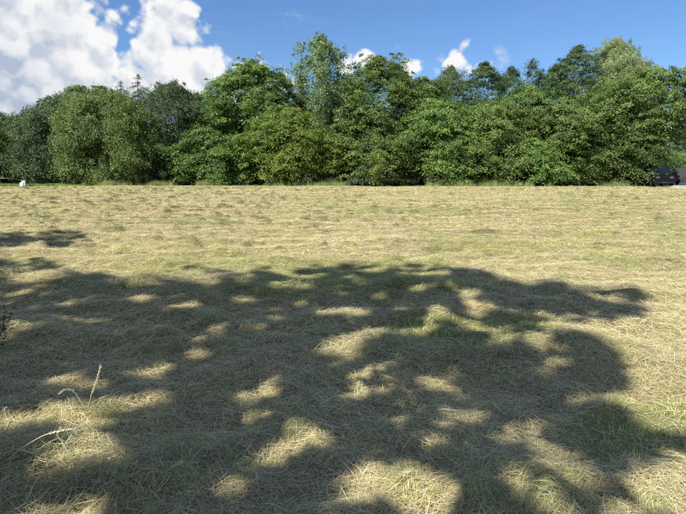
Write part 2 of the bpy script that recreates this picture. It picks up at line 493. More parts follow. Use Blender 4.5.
def hay_tone(x, y, rng):
    """the hay's own colour: bleached, brownish or still greenish by patches"""
    n = len(x)
    a = fbm(x / 2.6, y / 1.7, 21, 4); b = fbm(x / 6, y / 3.5, 31, 3)
    base = np.array((1, 1, 1.)); gre = np.array((.78, .90, .66)); bro = np.array((.95, .84, .70)); pale = np.array((1.12, 1.12, 1.10))
    g = sm(a, .55, .72)[:, None]; c = sm(b, .56, .75)[:, None]; p = sm(.5 - a, -.0, .22)[:, None]
    col = base * (1 - g) + gre * g
    col = col * (1 - .6 * c) + bro * .6 * c
    col = col * (1 - .6 * p) + pale * .6 * p
    return col * np.array((1.09, 1.09, 1.10)) * rng.uniform(.85, 1.12, (n, 1))
def hay_strands(rng, x, y, lmin, lmax, wid, seg, loft):
    """single straws that lie on the uneven ground, following it"""
    n = len(x); L = rng.uniform(lmin, lmax, n); yaw = rng.random(n) * 6.283; bend = rng.normal(0, .9, n)
    t = np.linspace(-.5, .5, seg + 1); th = yaw[:, None] + bend[:, None] * t
    X = np.cumsum(np.cos(th) * (L / seg)[:, None], 1); Y = np.cumsum(np.sin(th) * (L / seg)[:, None], 1)
    X += (x - X.mean(1))[:, None]; Y += (y - Y.mean(1))[:, None]
    w = swath(x, y) * sm(fbm(x / 1.1, y / .7, 61, 3), .38, .64)
    lift = rng.uniform(.15, 1, n) ** 1.6 * loft * (.55 + 1.5 * w)
    Z = height(X.ravel(), Y.ravel()).reshape(X.shape) * .55 + .45 * height(x, y)[:, None] + lift[:, None]
    Z += rng.normal(0, .16, (n, 1)) * L[:, None] * t[None] - .10 * (t[None] ** 2) * L[:, None] * rng.uniform(0, 3, (n, 1))
    cols = STRAW[rng.choice(len(STRAW), n, p=[.19, .18, .09, .14, .13, .09, .09, .09])] * rng.uniform(.62, 1.28, (n, 1)) * hay_tone(x, y, rng)
    g = green_zone(x, y)
    # thin lines between the mown rows, where greener underlay shows
    ph = (y + .05 * x - .32 * np.logaddexp(0, x - 1) + .6 * np.sin(x * .07) + .5 * (fbm(x * .2, y * .3, 141, 2) - .5)) / 1.55
    ln = sm(np.abs((ph % 1) - .5) * 2, .76, .95) * sm(fbm(x / 3.2, y / 1.4, 151, 3), .38, .58) * sm(y, 9, 15)
    cols *= 1 - (.58 * ln)[:, None] * np.array((1, .84, 1.1))
    # freshly turned wads are greener and darker than the bleached top layer
    cols *= 1 - (.30 * w * rng.random(n))[:, None] * np.array((1, .82, 1.05))
    keep = (rng.random(n) > g * .82) & (y < EDGE_Y + .6 - 1.5 * fbm(x / 2.2, x * 0 + 3, 171, 3))
    return ribbons(np.stack([X, Y, Z], 2)[keep], (rng.uniform(.6, 1.25, n) * wid)[keep], cols[keep])
def build_hay():
    rng = np.random.default_rng(11)
    src, P, ro, sc, ix, ti = [], [], [], [], [], []
    def area(n, y0, y1, pad=.9):
        y = y0 + (y1 - y0) * rng.random(n * 3); x = (rng.random(n * 3) * 2 - 1) * (.72 * y1 + pad)
        k = np.abs(x) < .72 * y + pad
        return x[k][:n], y[k][:n]
    #            from  to   per m2  length       width  segments loft
    for (y0, y1, dens, l0, l1, wid, seg, loft) in ((1.2, 2.9, 7000, .05, .24, .0023, 3, .060), (2.9, 4.6, 5200, .05, .24, .0027, 3, .065), (4.6, 9, 3000, .05, .20, .0036, 2, .065),
              (9, 14, 1500, .05, .17, .0068, 1, .065), (14, 22, 800, .05, .17, .012, 1, .065), (22, 35, 420, .06, .18, .020, 1, .07), (35, EDGE_Y + .4, 230, .07, .20, .032, 1, .08)):
        A = 2 * (.72 * (y0 + y1) / 2 + .9) * (y1 - y0)
        x, y = area(int(A * dens), y0, y1)
        cuts = np.linspace(x.min(), x.max() + 1e-3, 4)
        for a, b in zip(cuts[:-1], cuts[1:]):
            k = (x >= a) & (x < b)
            src.append(hay_strands(rng, x[k], y[k], l0, l1, wid, seg, loft))
    nb = len(src)
    P.append(np.zeros((nb, 3))); ro.append(np.zeros((nb, 3))); sc.append(np.ones((nb, 3))); ix.append(np.arange(nb)); ti.append(np.ones((nb, 4)))
    src += [hay_tuft(rng, 240, .20, .13, .06, .22) for _ in range(4)]                  # wads of hay
    src += [hay_tuft(rng, 60, .34, .04, .14, .36, .0028) for _ in range(3)]             # long loose stems
    src += [grass_tuft(rng, 80, .13, .04, .12, .0036, .34, .9) for _ in range(4)]      # green stubble
    def put(x, y, s, pick, tint, tilt=1.0, up=0.0, zs=1.0):
        z = height(x, y); sx, sy = slope(x, y); n = len(x)
        P.append(np.stack([x, y, z + up], 1))
        yaw = rng.random(n) * 2 * np.pi; ca, sa = np.cos(yaw), np.sin(yaw)
        ex = np.arctan(sy * ca - sx * sa) * tilt; ey = -np.arctan(sx * ca + sy * sa) * tilt
        ro.append(np.stack([ex, ey, yaw], 1)); sc.append(np.stack([s * rng.uniform(.5, 1.7, n), s * rng.uniform(.5, 1.7, n), s * rng.uniform(.7, 1.3, n) * zs], 1)); ix.append(pick + nb)
        ti.append(np.concatenate([tint, np.ones((n, 1))], 1))
    for (y0, y1, dens, smin, smax) in ((1.0, 5, 10, .28, .68), (5, 13, 5, .4, .95), (13, 28, 2.2, .3, .9), (28, EDGE_Y, 1.0, .4, 1.1)):
        A = 2 * (.72 * (y0 + y1) / 2 + .9) * (y1 - y0)
        x, y = area(int(A * dens), y0, y1)
        keep = rng.random(len(x)) < .10 + .9 * swath(x, y) * sm(fbm(x / 1.8, y / 1.2, 61, 3), .42, .62)
        x, y = x[keep], y[keep]; n = len(x)
        t = hay_tone(x, y, rng) * rng.uniform(.55, 1.0, (n, 1)) * np.array((.90, 1, .82))
        put(x, y, rng.uniform(smin, smax, n), rng.integers(0, 4, n), t, .6, .01, 1.0 if y0 < 10 else .6)
    for (y0, y1, dens) in ((1.2, 6, .8), (6, 13, .5)):
        A = 2 * (.72 * (y0 + y1) / 2 + .9) * (y1 - y0); x, y = area(int(A * dens), y0, y1); n = len(x)
        put(x, y, rng.uniform(.45, .8, n), rng.integers(4, 7, n), hay_tone(x, y, rng) * 1.05, 1, .02)
    # dark clumps dragged out by the tedder, mostly on the left of the middle distance
    for (n0, y0, y1) in ((260, 9.5, 16), (1100, 16, 28), (1500, 28, 49)):
        x, y = area(n0, y0, y1); keep = rng.random(len(x)) < .18 + .9 * sm(-x / y, -.15, .45)
        x, y = x[keep], y[keep]; n = len(x)
        t = np.array((.20, .235, .15)) * rng.uniform(.6, 1.5, (n, 1))
        put(x, y, rng.uniform(.45, 1.0, n) ** 2 * .80 * (1 + .25 * (y0 > 20)), rng.integers(0, 4, n), t, .4, .05, 1.1)
    # green stubble where the hay was raked off
    for (y0, y1, dens) in ((1.3, 6, 90), (6, 14, 60), (14, EDGE_Y, 9)):
        A = 2 * (.72 * (y0 + y1) / 2 + .9) * (y1 - y0)
        x, y = area(int(A * dens), y0, y1)
        g = green_zone(x, y); base = .012 + .04 * sm(fbm(x / 1.4, y / 1.4, 91, 3), .5, .7)
        keep = rng.random(len(x)) < np.maximum(g * .55, base); x, y = x[keep], y[keep]; n = len(x)
        t = rng.uniform(.95, 1.45, (n, 1)) * (np.array((1.12, 1.08, .95)) if y0 < 14 else np.array((.80, .88, .66)))
        put(x, y, rng.uniform(.5, 1.0, n) * (.85 if y0 < 14 else 1.0), rng.integers(7, 11, n), t, .2)
    o = scatter('cut_hay', src, np.concatenate(P), np.concatenate(ro), np.concatenate(sc), np.concatenate(ix), np.concatenate(ti), M['straw'])
    tag(o, 'pale cut hay and stubble lying spread over the whole mown field', 'hay', kind='stuff')
build_hay()

def build_verge():
    """tall unmown grass along the foot of the wood"""
    rng = np.random.default_rng(23)
    src = [grass_tuft(rng, 60, .28, .25, .75, .012, .25, .35) for _ in range(4)] + [grass_tuft(rng, 46, .3, .4, 1.05, .010, .9, .3) for _ in range(3)] + [grass_tuft(rng, 80, .35, .15, .4, .016, .05, .6) for _ in range(3)]
    n = 5200
    x = rng.uniform(-46, 40, n); y = EDGE_Y - .3 + np.abs(rng.normal(0, 1.3, n)) + .8 * (fbm(x / 3, x * 0, 7, 2) - .5)
    d = fbm(x / 2.4, y / 2.4, 63, 3)
    left = x < -27.5
    keep = (rng.random(n) < sm(d, .46, .68)) | left
    keep &= ~((x > 29.6) & (y > EDGE_Y - 3))
    x, y, left = x[keep], y[keep], left[keep]; n = len(x)
    y = np.where(left, EDGE_Y - .3 + np.abs(rng.normal(0, 2.2, n)), y)
    pick = np.where(left, rng.integers(7, 10, n), np.where(rng.random(n) < .45, rng.integers(4, 7, n), rng.integers(0, 4, n)))
    s = rng.uniform(.3, .85, n) * np.where(left, 1.1, 1) * (.55 + .8 * fbm(x / 1.5, y, 73, 2))
    t = np.ones((n, 4)); t[:, :3] = rng.uniform(.7, 1.1, (n, 1)) * np.where(left[:, None], np.array((1.1, 1.25, .9)), np.array((.62, .82, .52)))
    o = scatter('verge_grass', src, np.stack([x, y, height(x, y)], 1), np.stack([0 * x, 0 * x, rng.random(n) * 6.28], 1), np.stack([s, s, s], 1), pick, t, M['straw'])
    tag(o, 'uncut tall grass and dry stems along the foot of the wood', 'grass', kind='stuff')
build_verge()

# ------------------------------------------------------------------ trees
def leaves_mesh(C, N, L, wid, cols, rng):
    """one pointed leaf per row"""
    n = len(C)
    N = N / (np.linalg.norm(N, axis=1, keepdims=True) + 1e-9)
    A = np.cross(N, rng.normal(size=(n, 3))); A /= np.linalg.norm(A, axis=1, keepdims=True) + 1e-9
    B = np.cross(N, A)
    L = L[:, None]; w = L * wid
    V = np.stack([C - A * L * .5 - B * w * .5, C - A * L * .4 + B * w * .5, C + A * L * .5], 1).reshape(-1, 3)
    Q = np.arange(3 * n).reshape(n, 3)
    me = mesh_np('crown', V, Q, False)
    face_col(me, cols)
    return me

KIND = {
 #            leaf  wid  clump flat  hang  up   leaves colours (linear base colour)
 'maple':  dict(leaf=.18, wid=.75, cl=.75, flat=.38, hang=.28, up=.6, per=64, cols=[(.060, .105, .022), (.085, .135, .028), (.045, .085, .022), (.10, .15, .035)]),
 'oak':    dict(leaf=.175, wid=.7, cl=.72, flat=.5, hang=.15, up=.45, per=64, cols=[(.042, .078, .026), (.055, .095, .030), (.035, .068, .024), (.07, .11, .034)]),
 'hazel':  dict(leaf=.175, wid=.8, cl=.75, flat=.36, hang=.32, up=.65, per=64, cols=[(.076, .128, .026), (.095, .152, .032), (.058, .106, .024), (.112, .162, .042)]),
 'lime':   dict(leaf=.17, wid=.8, cl=.72, flat=.36, hang=.3, up=.65, per=64, cols=[(.104, .165, .026), (.125, .185, .032), (.085, .142, .024), (.095, .155, .028)]),
 'birch':  dict(leaf=.155, wid=.65, cl=.55, flat=1.2, hang=.25, up=.3, per=64, cols=[(.086, .138, .036), (.108, .162, .044), (.068, .114, .03), (.120, .170, .05)]),
 'willow': dict(leaf=.19, wid=.45, cl=.6, flat=1.2, hang=.2, up=.3, per=64, cols=[(.11, .152, .055), (.135, .178, .07), (.088, .128, .045), (.158, .198, .09)]),
 'aspen':  dict(leaf=.18, wid=.8, cl=.40, flat=1.1, hang=.1, up=.1, per=24, cols=[(.088, .132, .05), (.11, .158, .066), (.07, .112, .042), (.13, .18, .085)]),
 'blue':   dict(leaf=.17, wid=.6, cl=.68, flat=.8, hang=.2, up=.4, per=64, cols=[(.046, .078, .028), (.060, .096, .035), (.036, .064, .024), (.075, .113, .042)]),
 'spruce': dict(leaf=.22, wid=.28, cl=.5, flat=.25, hang=.4, up=.5, per=60, cols=[(.028, .048, .026), (.038, .06, .03), (.05, .06, .035), (.022, .04, .022)]),
}
PROFILE = {
 'skirt':  [(0, .62), (.08, .85), (.25, 1), (.5, .95), (.7, .78), (.85, .52), (.95, .28), (1, .06)],
 'dome':   [(0, .75), (.1, .95), (.3, 1), (.55, .93), (.75, .74), (.9, .46), (1, .10)],
 'tall':   [(0, .35), (.1, .65), (.3, .95), (.5, 1), (.7, .85), (.85, .58), (.95, .3), (1, .08)],
 'round':  [(0, .3), (.15, .7), (.35, .95), (.55, 1), (.75, .86), (.9, .56), (1, .15)],
 'cone':   [(0, .7), (.1, 1), (.4, .78), (.7, .45), (.9, .17), (1, .02)],
 'poplar': [(0, .35), (.2, .7), (.45, 1), (.65, .92), (.82, .75), (.93, .5), (1, .12)],
}
def limb(p0, p1, sag, rng, n=5):
    p0, p1 = np.array(p0), np.array(p1); L = np.linalg.norm(p1 - p0)
    out = []
    for i in range(n):
        t = i / (n - 1)
        p = p0 + (p1 - p0) * t; p[2] += sag * L * math.sin(math.pi * t)
        if 0 < i < n - 1: p += rng.normal(0, .035 * L, 3)
        out.append(tuple(p))
    return out
def grow(kind, prof, H, Rx, Ry, base, seed, dens=1.0, bark='bark', stems=1, keep=None, scale_leaf=1.0, sparse=0.0, back=.14, whorl=False, gain=1.0):
    """meshes (trunk MB, crown mesh) of one tree standing at the origin"""
    rng = np.random.default_rng(seed); K = KIND[kind]
    pr = np.array(PROFILE[prof]); cr = H - base; Rm = (Rx + Ry) / 2
    # big boughs: each a lobe of foliage standing out from the crown, with dark recesses between
    nl = int(max(7, min(34, 2 * math.pi * Rm * cr / 6.5)))
    lt = (np.arange(nl) + rng.random(nl)) / nl; la = np.arange(nl) * 2.4 + rng.normal(0, .35, nl)
    lz = base + lt * cr * .92; lr = np.interp(lt, pr[:, 0], pr[:, 1])
    lq = lr * rng.uniform(.55, .86, nl)
    lc = np.stack([np.cos(la) * lq * Rx, np.sin(la) * lq * Ry, lz], 1)
    ls = (.32 + .22 * lr) * min(Rm, 4.4) * rng.uniform(.7, 1.15, nl) * (1 if not whorl else .5)
    ls = np.minimum(ls, np.maximum(.35, (H - lz) * .95))
    area = float(np.sum(2 * math.pi * ls ** 2))
    n = int(area / (K['cl'] ** 2 * 1.0) * dens)
    li = rng.choice(nl, n, p=ls ** 2 / np.sum(ls ** 2))
    dv = rng.normal(size=(n, 3)); dv += np.stack([np.cos(la[li]), np.sin(la[li]), np.full(n, .55)], 1) * .9
    dv /= np.linalg.norm(dv, axis=1, keepdims=True)
    rf = np.where(rng.random(n) < .17, rng.uniform(1.08, 1.45, n), rng.uniform(.5, 1.06, n))
    lump = .78 + .5 * fbm(dv[:, 0] * 2.2 + li * 3.1, dv[:, 2] * 2.2 + dv[:, 1] * 1.7, seed + 4, 2)
    C = lc[li] + dv * (ls[li] * rf * lump)[:, None] * np.array((1, 1, .85))
    # fill towards the stem and up the leader
    nf = int(n * .30); ft = rng.random(nf); fa = rng.random(nf) * 6.283
    fq = np.interp(ft, pr[:, 0], pr[:, 1]) * np.sqrt(rng.random(nf)) * .8
    C = np.concatenate([C, np.stack([np.cos(fa) * fq * Rx, np.sin(fa) * fq * Ry, base + ft * cr * .98], 1)])
    nt = 6; C = np.concatenate([C, np.stack([rng.normal(0, .28, nt), rng.normal(0, .28, nt), H - rng.uniform(.1, 1.3, nt)], 1)])
    az = np.arctan2(C[:, 1], C[:, 0]); t = np.clip((C[:, 2] - base) / cr, 0, 1)
    ok = (C[:, 2] < H + .15) & (C[:, 2] > .25) & ((np.sin(az) < .2) | (rng.random(len(C)) < back) | (t > .8))
    C, az, t = C[ok], az[ok], t[ok]; n = len(C)
    cx, cy, z = C.T
    out = np.stack([np.cos(az), np.sin(az), np.zeros(n)], 1); tan = np.stack([-np.sin(az), np.cos(az), np.zeros(n)], 1)
    if sparse:
        ok = fbm(cx * .8 + 31, z * .7 + cy * .5, seed + 9, 2) > sparse
        C, out, tan, t = C[ok], out[ok], tan[ok], t[ok]; n = len(C)
    # leader twigs break the top outline
    per = K['per']
    s = K['cl'] * rng.uniform(.40, 1.25, n) * np.interp(t, [0, .8, 1], [1.05, .95, .6])
    m = n * per
    id_ = np.repeat(np.arange(n), per)
    a, b, c = rng.normal(0, .5, m), rng.normal(0, .5, m), rng.normal(0, .5, m)
    S_ = s[id_]
    P = C[id_] + out[id_] * (a * S_)[:, None] + tan[id_] * (b * S_)[:, None]
    P[:, 2] += c * S_ * K['flat'] - K['hang'] * S_ * (a * 1.0 + np.abs(b) * .4 + .6 * (a * a + b * b))
    Nn = np.stack([np.zeros(m)] * 2 + [np.full(m, K['up'])], 1) + out[id_] * .45 + rng.normal(0, .40, (m, 3))
    pal = np.array(K['cols']); clc = pal[rng.integers(0, len(pal), n)] * np.array((1.34, 1.28, 1.5)) * gain * rng.uniform(.9, 1.14) * np.array((rng.uniform(.93, 1.05), 1, rng.uniform(.9, 1.1))) * rng.uniform(.82, 1.18, (n, 1))
    cols = clc[id_] * rng.uniform(.84, 1.16, (m, 1)) * np.where(rng.random((m, 1)) < .02, np.array((1.25, 1.08, .9)), 1)
    L = K['leaf'] * scale_leaf * rng.uniform(.6, 1.25, m)
    if keep is not None:
        kk = keep(P); P, Nn, cols, L = P[kk], Nn[kk], cols[kk], L[kk]
    kk = P[:, 2] > .12; P, Nn, cols, L = P[kk], Nn[kk], cols[kk], L[kk]
    crown = leaves_mesh(P, Nn, L, K['wid'], cols, rng)
    # trunk with limbs
    tb = MB(); r0 = .011 * H + .06
    for st in range(stems):
        off = rng.normal(0, .35, 2) if stems > 1 else np.zeros(2)
        lean = rng.normal(0, .03 if stems == 1 else .13, 2)
        zs = np.linspace(-.15, H * (.93 if whorl or kind == 'aspen' else .8), 8)
        pts = [(off[0] + lean[0] * q + rng.normal(0, .03) * (i > 0), off[1] + lean[1] * q + rng.normal(0, .03) * (i > 0), q) for i, q in enumerate(zs)]
        rs = [r0 / stems ** .5 * (1.25 if i == 0 else 1) * (1 - .88 * i / 7) for i in range(8)]
        tb.tube(pts, rs, 8)
        for j in range(max(5, 16 // stems)):
            if len(C) == 0: break
            tgt = C[rng.integers(0, len(C))]
            zz = np.clip(tgt[2] - rng.uniform(.25, .55) * np.hypot(tgt[0], tgt[1]), .12 * H, zs[-1] * .95)
            i = np.interp(zz, zs, np.arange(8)); q = pts[int(i)]; q2 = pts[min(7, int(i) + 1)]; f = i - int(i)
            p0 = tuple(q[w] * (1 - f) + q2[w] * f for w in range(3))
            lr = max(.012, .42 * np.interp(i, np.arange(8), rs))
            tb.tube(limb(p0, tgt, .08, rng), [lr, lr * .8, lr * .6, lr * .4, lr * .15], 5, False)
    return tb, crown
def plant_tree(name, label, loc, spec, cat='tree', group=None, parts=('trunk', 'crown'), rz=0):
    tb, crown = grow(**spec)
    root = empty(name, loc, rz)
    tag(root, label, cat, group)
    tr = tb.build(parts[0], M[spec.get('bark', 'bark')], root, True)
    cr = obj(parts[1], crown, M['leaf'], root)
    return root

WOOD = 'trees of the wood behind the field'
def T(name, label, px, top, wpx, Y, kind, prof, seed, base=.5, **kw):
    """tree whose top is seen at (px, top) and whose crown spans wpx, rooted at depth Y"""
    p = at_y(px, top, Y); H = p[2]; Rx = wpx / 2 * Y / F * 1.0
    Ry = kw.pop('Ry', min(Rx, 4.2))
    spec = dict(kind=kind, prof=prof, H=H, Rx=Rx, Ry=Ry, base=base, seed=seed, **kw)
    return plant_tree(name, label, (p[0], Y, 0), spec, group=WOOD)

# front row, left to right
T('oak_tree', 'dark tree cut by the left edge of the picture, above the low shelter', -2, 113, 70, 66, 'oak', 'dome', 101)
T('oak_tree', 'dark blue-green rounded tree, second from the left edge', 24, 112, 44, 64, 'oak', 'dome', 102)
T('conifer_tree', 'slender pointed blue-green tree right behind the small white hutch', 37, 103, 30, 63, 'spruce', 'cone', 103, dens=1.6)
T('blue_green_tree', 'blue-green tree with a blunt peak just left of the large olive tree', 49, 97, 58, 61, 'blue', 'skirt', 104)
T('shrub_tree', 'low grey-green tree in front of the blue-green peak on the left', 30, 150, 34, 58.5, 'blue', 'dome', 105)
T('birch_tree', 'large olive-green drooping tree standing forward on the left', 103, 90, 96, 59.5, 'birch', 'skirt', 106, base=.3, dens=1.05, gain=1.1)
T('oak_tree', 'dark shaded tree close behind the big broad maple', 262, 84, 70, 67, 'oak', 'dome', 215, base=2)
T('oak_tree', 'dark oak rising behind the left shoulder of the olive tree', 79, 84, 44, 67, 'oak', 'round', 107, base=4)
T('oak_tree', 'dark oak top showing just over the middle of the olive tree', 99, 85, 36, 68, 'oak', 'round', 108, base=4)
T('willow_tree', 'rounded grey-olive tree between the spruce tips and the big maple', 172, 82, 82, 64, 'blue', 'tall', 109, base=.8, gain=.95)
T('blue_green_tree', 'shaded tree on the right shoulder of the grey-olive round tree', 198, 93, 48, 64, 'blue', 'tall', 110, base=.6)
T('shrub_tree', 'dark low tree in the shaded recess right of the olive tree', 152, 132, 52, 60.5, 'oak', 'skirt', 111, base=.3)
T('maple_tree', 'big broad maple with a lit left flank, left of the tall aspen', 252, 59, 116, 62.5, 'maple', 'skirt', 212, base=.6, Ry=5.0, dens=1.25)
T('shrub_tree', 'small rounded tree at the front foot of the big maple', 208, 128, 62, 58.5, 'maple', 'dome', 113, base=.2)
T('shrub_tree', 'bright lime-green domed tree below the tall aspen', 287, 106, 92, 59, 'lime', 'skirt', 314, base=.8)
T('aspen_tree', 'tall thin grey-green aspen with a pale trunk, highest in the wood', 321, 34, 54, 60.5, 'aspen', 'poplar', 115, base=4.0, bark='pale_bark', sparse=.46, dens=.62, back=.6)
T('shrub_tree', 'mid-green tree filling the gap at the pale aspen trunk', 343, 112, 46, 60, 'hazel', 'dome', 116, base=1.0)
T('maple_tree', 'tall dark maple with tiered branches, right of the aspen', 379, 54, 88, 61, 'maple', 'skirt', 117, base=1.0)
T('maple_tree', 'green tree with a narrow crown right of the tall dark maple', 424, 76, 58, 61.5, 'maple', 'tall', 118, base=1.0)
T('hazel_tree', 'hazel with yellow-green sprays below the narrow crown', 440, 98, 72, 59.5, 'hazel', 'dome', 119, base=1.0, stems=3)
T('hazel_tree', 'broad hazel in the middle of the right half of the wood edge', 492, 100, 82, 59.5, 'hazel', 'dome', 120, base=.9, stems=3)
T('maple_tree', 'dark green maple whose rounded crown stands over the right-hand hazels', 532, 84, 84, 62, 'maple', 'dome', 121, base=1.0)
T('hazel_tree', 'wide hazel with tiered sprays left of the parked vehicle', 566, 96, 88, 59, 'hazel', 'dome', 122, base=.7, stems=3)
T('maple_tree', 'leafy tree under the pale willow top, near the vehicle', 608, 88, 80, 60.5, 'maple', 'dome', 123, base=.6)
T('hazel_tree', 'bushy tree drooping to the ground just left of the black vehicle', 624, 118, 62, 56.8, 'hazel', 'skirt', 124, base=.3, stems=3)
T('maple_tree', 'low spreading tree in front of the tall dark maple', 372, 132, 76, 58.3, 'maple', 'dome', 125, base=.9)
T('hazel_tree', 'low hazel at the wood edge below the broad hazel', 466, 140, 64, 57.8, 'hazel', 'dome', 126, base=.6, stems=3)
T('hazel_tree', 'low hazel at the wood edge between two wide hazels', 530, 136, 70, 57.8, 'hazel', 'dome', 127, base=.6, stems=3)
T('lime_tree', 'yellow-green tree at the right edge whose boughs overhang the vehicle', 654, 68, 120, 57.6, 'hazel', 'round', 128, base=4.4, dens=1.0, sparse=.34, Ry=5.2)
# behind
def spruce(label, px, top, Y, spread, seed):
    rng = np.random.default_rng(seed); p = at_y(px, top, Y); H = p[2]
    root = empty('spruce_tree', (p[0], Y, 0)); tag(root, label, 'tree', WOOD)
    tb = MB().tube([(0, 0, -.1), (.05, 0, H * .5), (0, 0, H * .9), (.02, 0, H)], [.2, .13, .05, .012], 8)
    P, N_, L = [], [], []
    z = H - .25
    while z > 2.5:
        dn = H - z; ln = min(2.6, .22 + spread * dn)
        for b in range(rng.integers(3, 6)):
            a = rng.random() * 6.283; l = ln * rng.uniform(.45, 1.15)
            tip = np.array((math.cos(a) * l, math.sin(a) * l, z - .22 * l + rng.normal(0, .08)))
            pts = limb((0, 0, z), tip, -.06, rng); tb.tube(pts, [.03, .024, .018, .012, .004], 4, False)
            pts = np.array(pts); m = int(26 * l + 8)
            f = rng.uniform(.15, 1.05, m) * 4; i0 = np.minimum(f.astype(int), 3); w = (f - i0)[:, None]
            q = pts[i0] * (1 - w) + pts[i0 + 1] * w + rng.normal(0, .07, (m, 3)); q[:, 2] -= np.abs(rng.normal(0, .1, m))
            P.append(q); N_.append(rng.normal(0, .6, (m, 3)) + np.array((0, 0, .6))); L.append(rng.uniform(.12, .26, m))
        z -= rng.uniform(.28, .5)
    P, N_, L = np.concatenate(P), np.concatenate(N_), np.concatenate(L)
    pal = np.array(KIND['spruce']['cols'])[rng.integers(0, 4, len(P))]
    tb.build('trunk', M['bark'], root, True)
    obj('crown', leaves_mesh(P, N_, L, .3, pal, rng), M['leaf'], root)
spruce('thin bare-branched spruce, the taller of two spruce tips', 137, 73, 69, .55, 130)
spruce('thin bare-branched spruce, the shorter of two spruce tips', 120, 80, 69, .55, 131)
T('willow_tree', 'pale silvery willow with a feathery top near the right', 619, 38, 66, 72, 'willow', 'dome', 132, base=3)
for i, (px, top, w, Y, kd, lab) in enumerate([
    (405, 70, 30, 68, 'blue', 'dark pointed tree top just right of the tall dark maple'),
    (452, 65, 44, 69, 'blue', 'dark blue-green tree top below the tallest small cloud'),
    (485, 61, 42, 69, 'oak', 'dark oak top behind the broad hazel'),
    (512, 65, 36, 70, 'blue', 'dark round tree top left of the slim pointed one'),
    (534, 57, 26, 69, 'blue', 'slim pointed dark tree top above the rounded maple'),
    (556, 64, 40, 70, 'oak', 'dark tree top left of the tall oak beside the willow'),
    (579, 44, 52, 71, 'oak', 'tall dark oak top just left of the pale willow'),
    (647, 62, 34, 72, 'oak', 'narrow dark tree top right of the pale willow'),
    (345, 78, 50, 68, 'oak', 'dark tree behind the tall pale-trunked aspen'),
    (300, 92, 50, 68, 'oak', 'dark tree in the dip between the big maple and the aspen'),
    (218, 96, 40, 69, 'oak', 'dark tree behind the left shoulder of the big maple'),
    (58, 100, 44, 70, 'oak', 'dark tree behind the blue-green peak on the left'),
    (12, 118, 50, 74, 'oak', 'dark tree farthest back at the left end')]):
    T('background_tree', lab, px, top, w, Y, kd, 'tall', 140 + i, base=3, dens=.9)

def undergrowth():
    rng = np.random.default_rng(400); n = 1700
    x = rng.uniform(-56, 29, n); y = rng.uniform(66, 80, n); z = rng.uniform(.15, 1, n) ** .8 * (np.interp(x, [-56, -30, -22, -12, 29], [5, 5.5, 7.5, 9, 9]) + 3.5 * (fbm(x / 5, y / 5, 14, 2) - .5))
    per = 42; m = n * per; c = np.repeat(np.stack([x, y, z], 1), per, 0)
    P = c + rng.normal(0, .75, (m, 3)); P[:, 2] = np.abs(P[:, 2])
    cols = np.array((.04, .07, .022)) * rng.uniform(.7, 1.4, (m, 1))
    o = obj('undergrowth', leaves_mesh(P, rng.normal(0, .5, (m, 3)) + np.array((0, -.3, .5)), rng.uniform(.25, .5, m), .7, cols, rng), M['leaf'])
    tag(o, 'dense dark undergrowth inside the wood behind the front trees', 'undergrowth', kind='stuff')
undergrowth()

# thin greenery beyond the parking place, with sky showing through
def far_tree(label, px, top, wpx, Y, kind, seed, base, **kw):
    return T('distant_tree', label, px, top, wpx, Y, kind, 'round', seed, base=base, **kw)
far_tree('thin open tree far behind the black vehicle, sky showing through', 676, 128, 40, 96, 'aspen', 160, 3.0, sparse=.42)
far_tree('low green tree far behind the fence at the right edge', 690, 150, 36, 84, 'hazel', 161, .6)
far_tree('low dark tree behind the black vehicle', 660, 152, 40, 76, 'oak', 162, .4)
far_tree('low round tree between the black vehicle and the fence, far back', 672, 160, 24, 88, 'oak', 163, .4)

